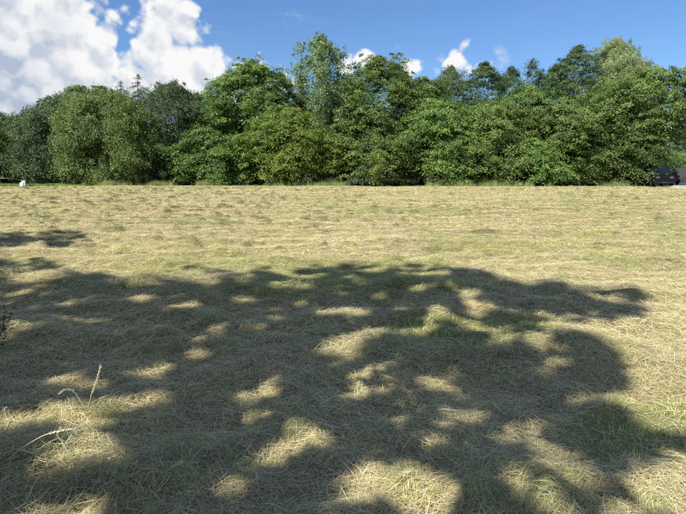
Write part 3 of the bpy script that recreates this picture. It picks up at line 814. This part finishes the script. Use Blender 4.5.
# ------------------------------------------------------------------ the trees behind the viewer that throw the shade
SHADE = [[(-400, 900), (-400, 300), (-60, 292), (0, 291), (40, 288), (75, 281), (95, 279), (130, 284), (185, 271), (212, 267), (238, 276), (262, 274), (290, 274), (350, 265), (380, 272), (420, 269), (450, 272), (485, 277), (500, 291), (545, 287), (582, 297), (640, 299), (600, 306), (650, 318), (585, 322), (550, 330), (560, 345), (604, 352), (606, 370), (590, 386), (560, 394), (548, 402), (586, 408), (604, 406), (627, 414), (620, 430), (690, 436), (700, 452), (650, 466), (620, 470), (618, 490), (590, 502), (575, 530), (640, 560), (900, 620), (900, 900)],
         [(-200, 240), (-60, 238), (0, 240), (40, 240), (72, 235), (90, 237), (60, 245), (28, 249), (0, 252), (-60, 254), (-200, 258)],
         [(-200, 266), (0, 265), (45, 266), (62, 271), (30, 281), (0, 283), (-200, 288)]]
LIT = [(353, 351, 33, 6), (374, 369, 25, 5), (312, 356, 20, 4), (353, 390, 18, 9), (274, 394, 23, 8), (266, 421, 21, 6), (320, 431, 26, 8), (382, 446, 26, 7), (446, 413, 14, 7), (466, 422, 13, 6), (366, 473, 26, 8), (405, 468, 14, 12), (420, 490, 11, 8), (392, 488, 7, 4), (253, 327, 12, 3), (357, 316, 15, 4), (405, 312, 9, 3), (447, 315, 15, 3), (424, 335, 18, 5), (232, 483, 13, 5), (312, 506, 18, 6), (387, 390, 8, 5),
       (35, 306, 13, 3), (69, 304, 12, 3), (90, 350, 9, 2.5), (166, 329, 14, 3), (190, 323, 9, 2.5), (210, 330, 16, 5), (219, 356, 11, 3), (62, 420, 13, 6), (82, 456, 17, 5), (128, 449, 20, 5), (104, 440, 10, 3), (160, 456, 10, 4), (176, 440, 15, 5), (95, 500, 16, 6), (118, 508, 12, 5), (160, 498, 14, 6), (180, 508, 12, 6), (196, 490, 11, 5), (146, 300, 20, 4), (130, 327, 9, 2.5),
       (520, 343, 42, 8), (446, 322, 28, 3.5), (500, 404, 12, 4), (503, 474, 16, 8), (542, 490, 18, 8), (523, 503, 12, 5), (540, 468, 10, 4), (548, 328, 22, 4), (495, 334, 22, 5), (290, 290, 12, 3), (215, 288, 14, 3), (300, 305, 10, 2.5), (40, 280, 30, 3), (470, 300, 14, 2.5), (430, 295, 12, 2), (250, 300, 10, 2.5), (330, 334, 10, 2.5), (530, 425, 22, 7), (480, 450, 12, 5), (50, 480, 14, 6), (60, 520, 30, 12), (240, 440, 10, 4), (440, 350, 12, 3), (60, 330, 9, 2), (20, 375, 8, 3), (285, 460, 9, 4), (500, 378, 9, 3), (560, 368, 9, 3), (590, 452, 12, 4), (640, 452, 16, 4), (668, 446, 12, 3), (610, 482, 14, 6), (575, 512, 16, 6), (225, 500, 12, 5), (250, 470, 10, 4), (145, 462, 12, 4), (50, 500, 12, 5), (28, 460, 9, 4), (340, 510, 14, 5), (440, 505, 12, 6), (300, 475, 10, 4), (330, 450, 14, 5), (345, 410, 12, 5), (395, 425, 14, 5), (300, 380, 10, 4), (440, 445, 16, 6), (335, 485, 16, 6), (460, 490, 14, 8), (505, 440, 16, 6), (560, 425, 14, 5), (270, 500, 14, 6), (210, 470, 12, 5), (140, 475, 14, 5), (80, 470, 12, 5), (540, 455, 10, 4), (240, 410, 9, 4), (205, 385, 9, 3), (400, 400, 12, 4), (420, 380, 10, 3)]
EXTRA_LIT = []                                   # world points that stay in the sun (the tall seed stalks)
def in_poly(px, py, poly):
    c = np.zeros(len(px), bool); n = len(poly)
    for i in range(n):
        x0, y0 = poly[i]; x1, y1 = poly[i - 1]
        k = ((y0 > py) != (y1 > py)) & (px < (x1 - x0) * (py - y0) / (y1 - y0 + 1e-9) + x0)
        c ^= k
    return c
def shade_keep(root, rng):
    """a crown keeps its leaves where its shade lies in the photograph, and its gaps where the sun comes through"""
    def keep(P):
        Wd = P + np.asarray(root)
        G = Wd + LDIR * (Wd[:, 2] / -LDIR[2])[:, None]
        px, py, dep = to_px(G)
        j = fbm(G[:, 0] * 2.2, G[:, 1] * 2.2, 19, 3) - .5
        jf = fbm(G[:, 0] * 5, G[:, 1] * 5, 59, 3) - .5
        pxx, pyy = px + j * 34 + jf * 44 + rng.normal(0, 5, len(px)), py + j * 9 + jf * 12 + rng.normal(0, 2.0, len(px))
        ins = np.zeros(len(P), bool)
        for poly in SHADE: ins |= in_poly(pxx, pyy, poly)
        near = (dep < 1.9) | (py > 530) | ((px < -60) & (py > 262))
        ins |= near & (px < 760)
        thin = fbm(G[:, 0] * 1.5, G[:, 1] * 1.5, 29, 3)
        ins &= ~(near & (thin > .60))
        j2 = fbm(G[:, 0] * 6, G[:, 1] * 6, 39, 3) - .5
        ins &= ~((fbm(G[:, 0] * 2.6, G[:, 1] * 2.6, 49, 3) + rng.normal(0, .025, len(px)) > .635) & (dep > .5))
        ins &= ~((fbm(G[:, 0] * 6.5, G[:, 1] * 6.5, 69, 2) + rng.normal(0, .03, len(px)) > .64) & (dep > .5))
        soft = rng.normal(0, .22, len(px))
        ins &= ~((fbm(G[:, 0] * 10, G[:, 1] * 10, 79, 2) + soft * .12 > .66) & (dep > .5))
        for (cx, cy, rx, ry) in LIT:
            e = np.hypot((px - cx) / rx, (py - cy) / ry) + 1.2 * j + 2.6 * j2 + soft
            ins &= ~((e < 1.18 + .38 * min(1, max(0, (cy - 390) / 90))) & (dep > .5))
        for q in EXTRA_LIT:
            g = q + LDIR * (q[2] / -LDIR[2])
            ins &= np.hypot(G[:, 0] - g[0], G[:, 1] - g[1]) > .16
        # nothing hangs down into the view itself
        x2, y2, d2 = to_px(Wd)
        ins &= ~((d2 > .05) & (y2 > -190) & (x2 > -330) & (x2 < 1020))
        return ins
    return keep
def shade_tree(name, label, loc, H, Rx, Ry, base, seed, dens, prof='round'):
    rng = np.random.default_rng(seed)
    spec = dict(kind='maple', prof=prof, H=H, Rx=Rx, Ry=Ry, base=base, seed=seed, dens=dens, keep=shade_keep(loc, rng), back=1.0, scale_leaf=1.25)
    return plant_tree(name, label, loc, spec, group='trees behind the viewer')
STALKS = [  # base px, base py, tip px, tip py, droop, head length (m)
    (87, 416, 101, 366, 0.0, .20), (88, 417, 58, 394, .055, .13), (0, 470, 74, 428, .03, .16), (-14, 432, 5, 408, 0., .12), (-6, 468, 36, 456, .04, .10), (52, 450, 60, 428, 0., .10), (20, 512, 52, 452, 0., .0), (160, 486, 181, 462, 0., .05)]
for (bx, by, tx, ty, dr, hl) in STALKS[:3]:
    g = at_ground(bx, by); tp = at_y(tx, ty, g[1]); EXTRA_LIT += [tp, tp * .55 + g * .45]
shade_tree('shade_tree', 'large broadleaf tree behind the viewer, casting the dappled shade over the near field', (-4.6, -4.2, 0), 13.2, 6.4, 5.8, 3.2, 301, 2.4)
shade_tree('shade_tree', 'second broadleaf tree behind the viewer on the left, shading the near left corner', (-13.6, 2.2, 0), 12.0, 5.2, 5.6, 2.8, 302, 1.5)

# ------------------------------------------------------------------ gravel track, fence, vehicles at the right
def gravel_mat():
    m, k, b = new_mat('gravel'); geo = k.n('ShaderNodeNewGeometry'); P = geo.outputs['Position']
    vo = k.n('ShaderNodeTexVoronoi'); k.link(P, vo.inputs['Vector']); vo.inputs['Scale'].default_value = 22
    c = k.mix(vo.outputs['Color'], (.30, .28, .25, 1), (.52, .49, .44, 1))
    c = k.mix(k.mr(k.noise(P, .8, 4), .5, .7), c, (.26, .23, .17, 1))
    k.link(c, b.inputs['Base Color']); b.inputs['Roughness'].default_value = .9
    bp = k.n('ShaderNodeBump'); bp.inputs['Strength'].default_value = .7; bp.inputs['Distance'].default_value = .02
    k.link(vo.outputs['Distance'], bp.inputs['Height']); k.link(bp.outputs[0], b.inputs['Normal'])
    return m
M['gravel'] = gravel_mat()
def build_track():
    # near kerb line of the track, from the right frame edge to the parking place
    near = [at_ground(720, 193), at_ground(690, 190.5), at_ground(668, 188.6), at_ground(655, 187.0)]
    far = [at_ground(740, 184.0), at_ground(702, 183.2), at_ground(676, 182.8), at_ground(655, 182.6)]
    V, Q = [], []; n = 24; mrow = 10
    for i in range(n + 1):
        t = i / n * 3; a = min(int(t), 2); f = t - a
        p = near[a] * (1 - f) + near[a + 1] * f; q = far[a] * (1 - f) + far[a + 1] * f
        for j in range(mrow + 1):
            w = p + (q - p) * j / mrow
            if j == 0: w[1] += .5 * (vnoise(w[0] * 1.3, 3.) - .5)
            V.append((w[0], w[1], float(height(w[0], w[1])) + .05))
    for i in range(n):
        for j in range(mrow):
            b = i * (mrow + 1) + j; Q.append((b, b + mrow + 1, b + mrow + 2, b + 1))
    o = obj('gravel_track', mesh_np('gravel_track', np.array(V), np.array(Q), True), M['gravel'])
    tag(o, kind='structure')
build_track()

M['black_paint'] = plain('black_paint', (.004, .004, .005), .42, .2, 0, .2, 3)
M['violet_paint'] = plain('violet_paint', (.008, .007, .018), .42, .2, 0, .2, 3)
M['rubber'] = plain('rubber', (.015, .015, .015), .85, .2)
M['rim'] = plain('rim', (.30, .30, .31), .35, .6, .8)
M['glass'] = glass_mat()
M['lamp'] = plain('lamp_glass', (.07, .075, .075), .12, .5, 0, .1)
M['red_lamp'] = plain('red_lamp', (.30, .02, .02), .2, .6, 0, .1)
M['dark_plastic'] = plain('dark_plastic', (.006, .006, .006), .7, .2)
M['plate'] = plain('plate', (.03, .03, .03), .6, .3, 0, .1)
def vehicle(name, label, loc, rz, paint, L, Wd, H, boxy):
    """x across, -y is the front; waist at about half the height"""
    root = empty(name, loc, rz); tag(root, label, 'vehicle', 'parked vehicles')
    h0, waist = .28, H * .56; hw = Wd / 2
    yf, yb = -L / 2, L / 2
    if boxy: side = [(yf, h0 + .08), (yf - .0, waist - .12), (yf + .12, waist - .02), (yf + L * .24, waist + .04), (yb, waist + .04), (yb, h0 + .1), (yb - .1, h0), (yf + .1, h0)]
    else: side = [(yf, h0 + .08), (yf + .04, waist - .2), (yf + .25, waist - .1), (yf + L * .25, waist), (yb - .2, waist + .02), (yb, waist - .15), (yb, h0 + .1), (yb - .1, h0), (yf + .1, h0)]
    def extr(poly, w0, w1, n2=None):
        V = [(-w0, y, z) for y, z in poly] + [(w1, y, z) for y, z in poly]; n = len(poly)
        return V, [tuple(range(n)), tuple(range(n, 2 * n))[::-1]] + [(i, i + n, (i + 1) % n + n, (i + 1) % n) for i in range(n)]
    b = MB(); b.add(*extr(side, hw, hw)); b.build('body', M[paint], root, False, .06)
    yw0, yw1 = yf + L * .24, yf + L * (.33 if boxy else .42)
    yr1, yr0 = yb - (.10 if boxy else L * .22), yb - .02
    c = MB(); z0, z1 = waist + .02, H
    V = [(s * hw * k, y, z) for (y, z, k) in ((yw0, z0, .98), (yw1, z1, .84), (yr1, z1, .84), (yr0, z0, .98)) for s in (-1, 1)]
    c.add(V, [(0, 1, 3, 2), (2, 3, 5, 4), (4, 5, 7, 6), (0, 2, 4, 6), (1, 7, 5, 3), (0, 6, 7, 1)])
    c.build('cabin', M[paint], root, False, .05)
    def pane(nm, corners, lift):
        A = [Vector(q) for q in corners]; nrm = (A[1] - A[0]).cross(A[3] - A[0]).normalized() * lift
        cen = sum(A, Vector()) / 4; B = [cen + (q - cen) * .84 + nrm for q in A]; D_ = [q - nrm * .6 for q in B]
        m = MB(); m.add([tuple(q) for q in B + D_], [(0, 1, 2, 3), (7, 6, 5, 4)] + [(i, i + 4, (i + 1) % 4 + 4, (i + 1) % 4) for i in range(4)])
        m.build(nm, M['glass'], root)
    Vv = [Vector(q) for q in V]
    pane('windscreen', (Vv[0], Vv[1], Vv[3], Vv[2]), .02)
    pane('rear_window', (Vv[4], Vv[5], Vv[7], Vv[6]), .02)
    for s in (0, 1):
        a0, a1, a2, a3 = Vv[0 + s], Vv[2 + s], Vv[4 + s], Vv[6 + s]
        m0, m1 = (a0 + a3) / 2, (a1 + a2) / 2
        q1, q2 = [a0, m0, m1, a1], [m0, a3, a2, m1]
        if s == 0: q1, q2 = q1[::-1], q2[::-1]
        pane('side_window', q1, .02); pane('side_window', q2, .02)
        sg = 1 if s else -1
        MB().box(sg * hw * .62 - .17, sg * hw * .62 + .17, yf - .03, yf + .1, waist - .34, waist - .16).build('headlight', M['lamp'], root, False, .03)
        MB().box(sg * hw * .84 - .08, sg * hw * .84 + .08, yb - .06, yb + .025, waist - .3, waist - .02).build('tail_light', M['red_lamp'], root, False, .02)
        MB().box(sg * (hw + .10) - .10, sg * (hw + .10) + .10, yw0 + .22, yw0 + .32, waist + .08, waist + .26).build('wing_mirror', M[paint], root, False, .03)
        for yy in (yf + L * .19, yb - L * .2):
            x0 = sg * (hw - .11)
            w = MB().tube([(x0 - .115, yy, .35), (x0 - .08, yy, .35), (x0 + .08, yy, .35), (x0 + .115, yy, .35)], [.29, .35, .35, .29], 22).build('wheel', M['rubber'], root)
            MB().tube([(x0 + sg * .10, yy, .35), (x0 + sg * .125, yy, .35)], [.21, .19], 18).build('rim', M['rim'], w)
    MB().box(-hw * .95, hw * .95, yf - .07, yf + .12, h0 + .02, h0 + .26).build('front_bumper', M['dark_plastic'], root, False, .04)
    MB().box(-hw * .95, hw * .95, yb - .12, yb + .07, h0 + .02, h0 + .26).build('rear_bumper', M['dark_plastic'], root, False, .04)
    g = MB()
    for i in range(4): g.box(-hw * .36, hw * .36, yf - .025, yf + .03, waist - .36 + i * .06, waist - .33 + i * .06)
    g.build('grille', M['dark_plastic'], root)
    MB().box(-.26, .26, yf - .085, yf - .06, h0 + .09, h0 + .2).build('number_plate', M['plate'], root)
    return root
p = at_ground(668.5, 187.4)
vehicle('parked_vehicle', 'black boxy car with a tall cab parked at the end of the gravel track', (p[0] + .6, p[1] + 3.0, float(height(p[0], p[1])) + .05), R(-14), 'black_paint', 4.5, 1.98, 2.08, True)
p = at_ground(679, 185.2)
vehicle('parked_vehicle', 'low dark violet car behind the black one, in front of the grey fence', (p[0], p[1] + 2.2, .03), R(-22), 'violet_paint', 4.2, 1.75, 1.42, False)

M['grey_wood'] = plain('grey_wood', (.075, .072, .07), .85, .15, 0, .35, 3, .4)
def fence(label, x0, x1, y, h, rz=0):
    root = empty('board_fence', (x0, y, 0), rz); tag(root, label, 'fence', 'grey board fences at the parking place')
    L = x1 - x0; n = max(3, int(L / .16)); rng = random.Random(int(x0 * 10))
    me = None
    for i in range(n):
        if me is None:
            o = MB().box(0, .125, 0, .022, .06, h).build('plank', M['grey_wood'], root); me = o.data
        else: o = obj('plank', me, None, root)
        o.location = (i * .16, rng.uniform(-.004, .004), rng.uniform(-.03, .02))
    for z in (.35, h - .3): MB().box(0, n * .16, .024, .07, z, z + .09).build('rail', M['grey_wood'], root)
    for xx in (0, n * .16 / 2, n * .16 - .1): MB().box(xx, xx + .1, .072, .17, -.1, h + .05).build('post', M['grey_wood'], root)
    return root
a, b_ = at_y(674, 170, 66), at_y(700, 170, 66)
fence('grey upright-board fence right of the black car, cut by the picture edge', a[0], b_[0], 66, 1.95)
a, b_ = at_y(643.5, 170, 63), at_y(650.5, 170, 63)
fence('short piece of grey board fence left of the black car, behind leaves', a[0], b_[0], 63, 2.1)

# ------------------------------------------------------------------ small things at the left end
M['white_paint'] = plain('white_paint', (.72, .73, .70), .6, .3, 0, .12, 5)
M['dark_roof'] = plain('dark_roof', (.05, .045, .042), .85, .2, 0, .3, 5)
M['dark_board'] = plain('dark_board', (.035, .032, .028), .85, .15, 0, .4, 3, .4)
M['pale_board'] = plain('pale_board', (.20, .17, .12), .85, .15, 0, .3, 3, .3)
p = at_ground(24, 186.6)
hut = empty('white_hutch', (p[0], p[1], float(height(p[0], p[1]))), R(-12)); hut.scale = (.85, .85, .85)
tag(hut, 'small white wooden hutch with a dark roof on the green verge at the left', 'hutch')
MB().box(-.34, .10, -.25, .25, .05, .46).build('lower_box', M['white_paint'], hut, False, .01)
MB().box(-.12, .16, -.2, .25, .462, .78).build('upper_box', M['white_paint'], hut, False, .01)
MB().box(.24, .33, -.2, -.11, 0, .9).build('post', M['white_paint'], hut, False, .008)
MB().prism([(-.45, .70), (.42, .92), (.42, .97), (-.45, .75)], -.34, .38).build('roof', M['dark_roof'], hut)
p = at_ground(-17, 185.6)
sh = empty('low_shelter', (p[0], p[1] + 1.0, float(height(p[0], p[1]))), R(8))
tag(sh, 'low dark wooden shelter with a pale sloping roof cut by the left edge', 'shelter')
for i in range(10): MB().box(-1.6 + i * .29, -1.32 + i * .29, 0, .03, .0, .80).build('plank', M['dark_board'], sh)
for i in range(2): MB().box((-1.6, 1.27)[i], (-1.57, 1.30)[i], .032, 1.6, 0, .78).build('side_wall', M['dark_board'], sh)
for i in range(6): MB().prism([(-1.8, .90), (1.75, .70), (1.75, .735), (-1.8, .935)], -.25 + i * .35, .09 + i * .35).build('roof_board', M['pale_board'], sh)

# ------------------------------------------------------------------ near stalks and the leafy sprig at the left
def tone_mat(name, col, trans=.2):
    m = plain(name, col, .6, .3, 0, .2, 30); return m
M['stalk'] = tone_mat('stalk', (.64, .56, .36)); M['seed'] = tone_mat('seed', (.74, .67, .48))
WH = ['upright lit seed stalk at the left, the brightest', 'arching dry stalk leaning left from the upright lit one', 'long dry stalk slanting up from the left edge towards the lit patch', 'short stalk tip at the left edge above the long slanting one', 'bent dry stalk low at the left edge', 'short upright seed stalk right of the lit hay patch at left', 'thin bare straw rising from the bottom left corner', 'thin dry straw slanting over the lit hay near the bottom left']
for i, (bx, by, tx, ty, dr, hl) in enumerate(STALKS):
    rng = random.Random(50 + i)
    g = at_ground(bx, by); g[2] = float(height(np.array([g[0]]), np.array([g[1]]))[0])
    tp = at_y(tx, ty, g[1] - (.05 if i % 2 else -.03)) - g
    root = empty('grass_stalk', tuple(g)); tag(root, WH[i], 'grass stalk', 'dry grass stalks in the left foreground')
    pts = []
    for j in range(9):
        t = j / 8; w = tp * t; w = w + np.array((0, 0, dr * math.sin(math.pi * t) * 1.6)); w = w + np.array((rng.uniform(-.004, .004), rng.uniform(-.004, .004), 0)) * (j > 0)
        pts.append(tuple(w))
    MB().tube(pts, [.0031 - .0014 * j / 8 for j in range(9)], 5).build('stem', M['stalk'], root, True)
    if hl:
        L = np.linalg.norm(tp); s = MB(); k = int(hl * 330)
        for j in range(k):
            t = 1 - hl / L * (j / k); i0 = min(7, int(t * 8)); f = t * 8 - i0
            c = Vector(pts[i0]).lerp(Vector(pts[i0 + 1]), f); ax = (Vector(pts[i0 + 1]) - Vector(pts[i0])).normalized()
            off = Vector((rng.gauss(0, 1), rng.gauss(0, 1), rng.gauss(0, .6))); off = (off - ax * off.dot(ax)).normalized()
            e = c + ax * .016 + off * .0095
            sd = ax.cross(off) * .0036
            s.add([tuple(c), tuple((c + e) / 2 + sd + off * .001), tuple(e), tuple((c + e) / 2 - sd + off * .001), tuple((c + e) / 2 + off * .003)], [(0, 1, 4), (1, 2, 4), (2, 3, 4), (3, 0, 4)])
        s.build('seed_head', M['seed'], root)
g = at_ground(-3, 352)
rng = np.random.default_rng(77)
root = empty('leafy_sprig', (g[0], g[1], 0)); tag(root, 'small leafy green sprig with a dark stem at the left edge', 'plant')
st = MB(); cen = []
for j in range(5):
    a = rng.random() * 6.28; tip = np.array((.10 * math.cos(a) + .03, .10 * math.sin(a), rng.uniform(.26, .50)))
    st.tube(limb((0, 0, -.02), tip, .05, rng), [.005, .004, .0035, .003, .001], 5)
    for q in range(34): cen.append(tip * rng.uniform(.25, 1.05) + rng.normal(0, .035, 3))
st.build('stem', M['bark'], root, True)
cen = np.array(cen)
obj('leaves', leaves_mesh(cen, rng.normal(0, .5, (len(cen), 3)) + np.array((0, 0, 1)), rng.uniform(.03, .06, len(cen)), .55, np.array((.05, .09, .025)) * rng.uniform(.7, 1.3, (len(cen), 1)), rng), M['leaf'], root)
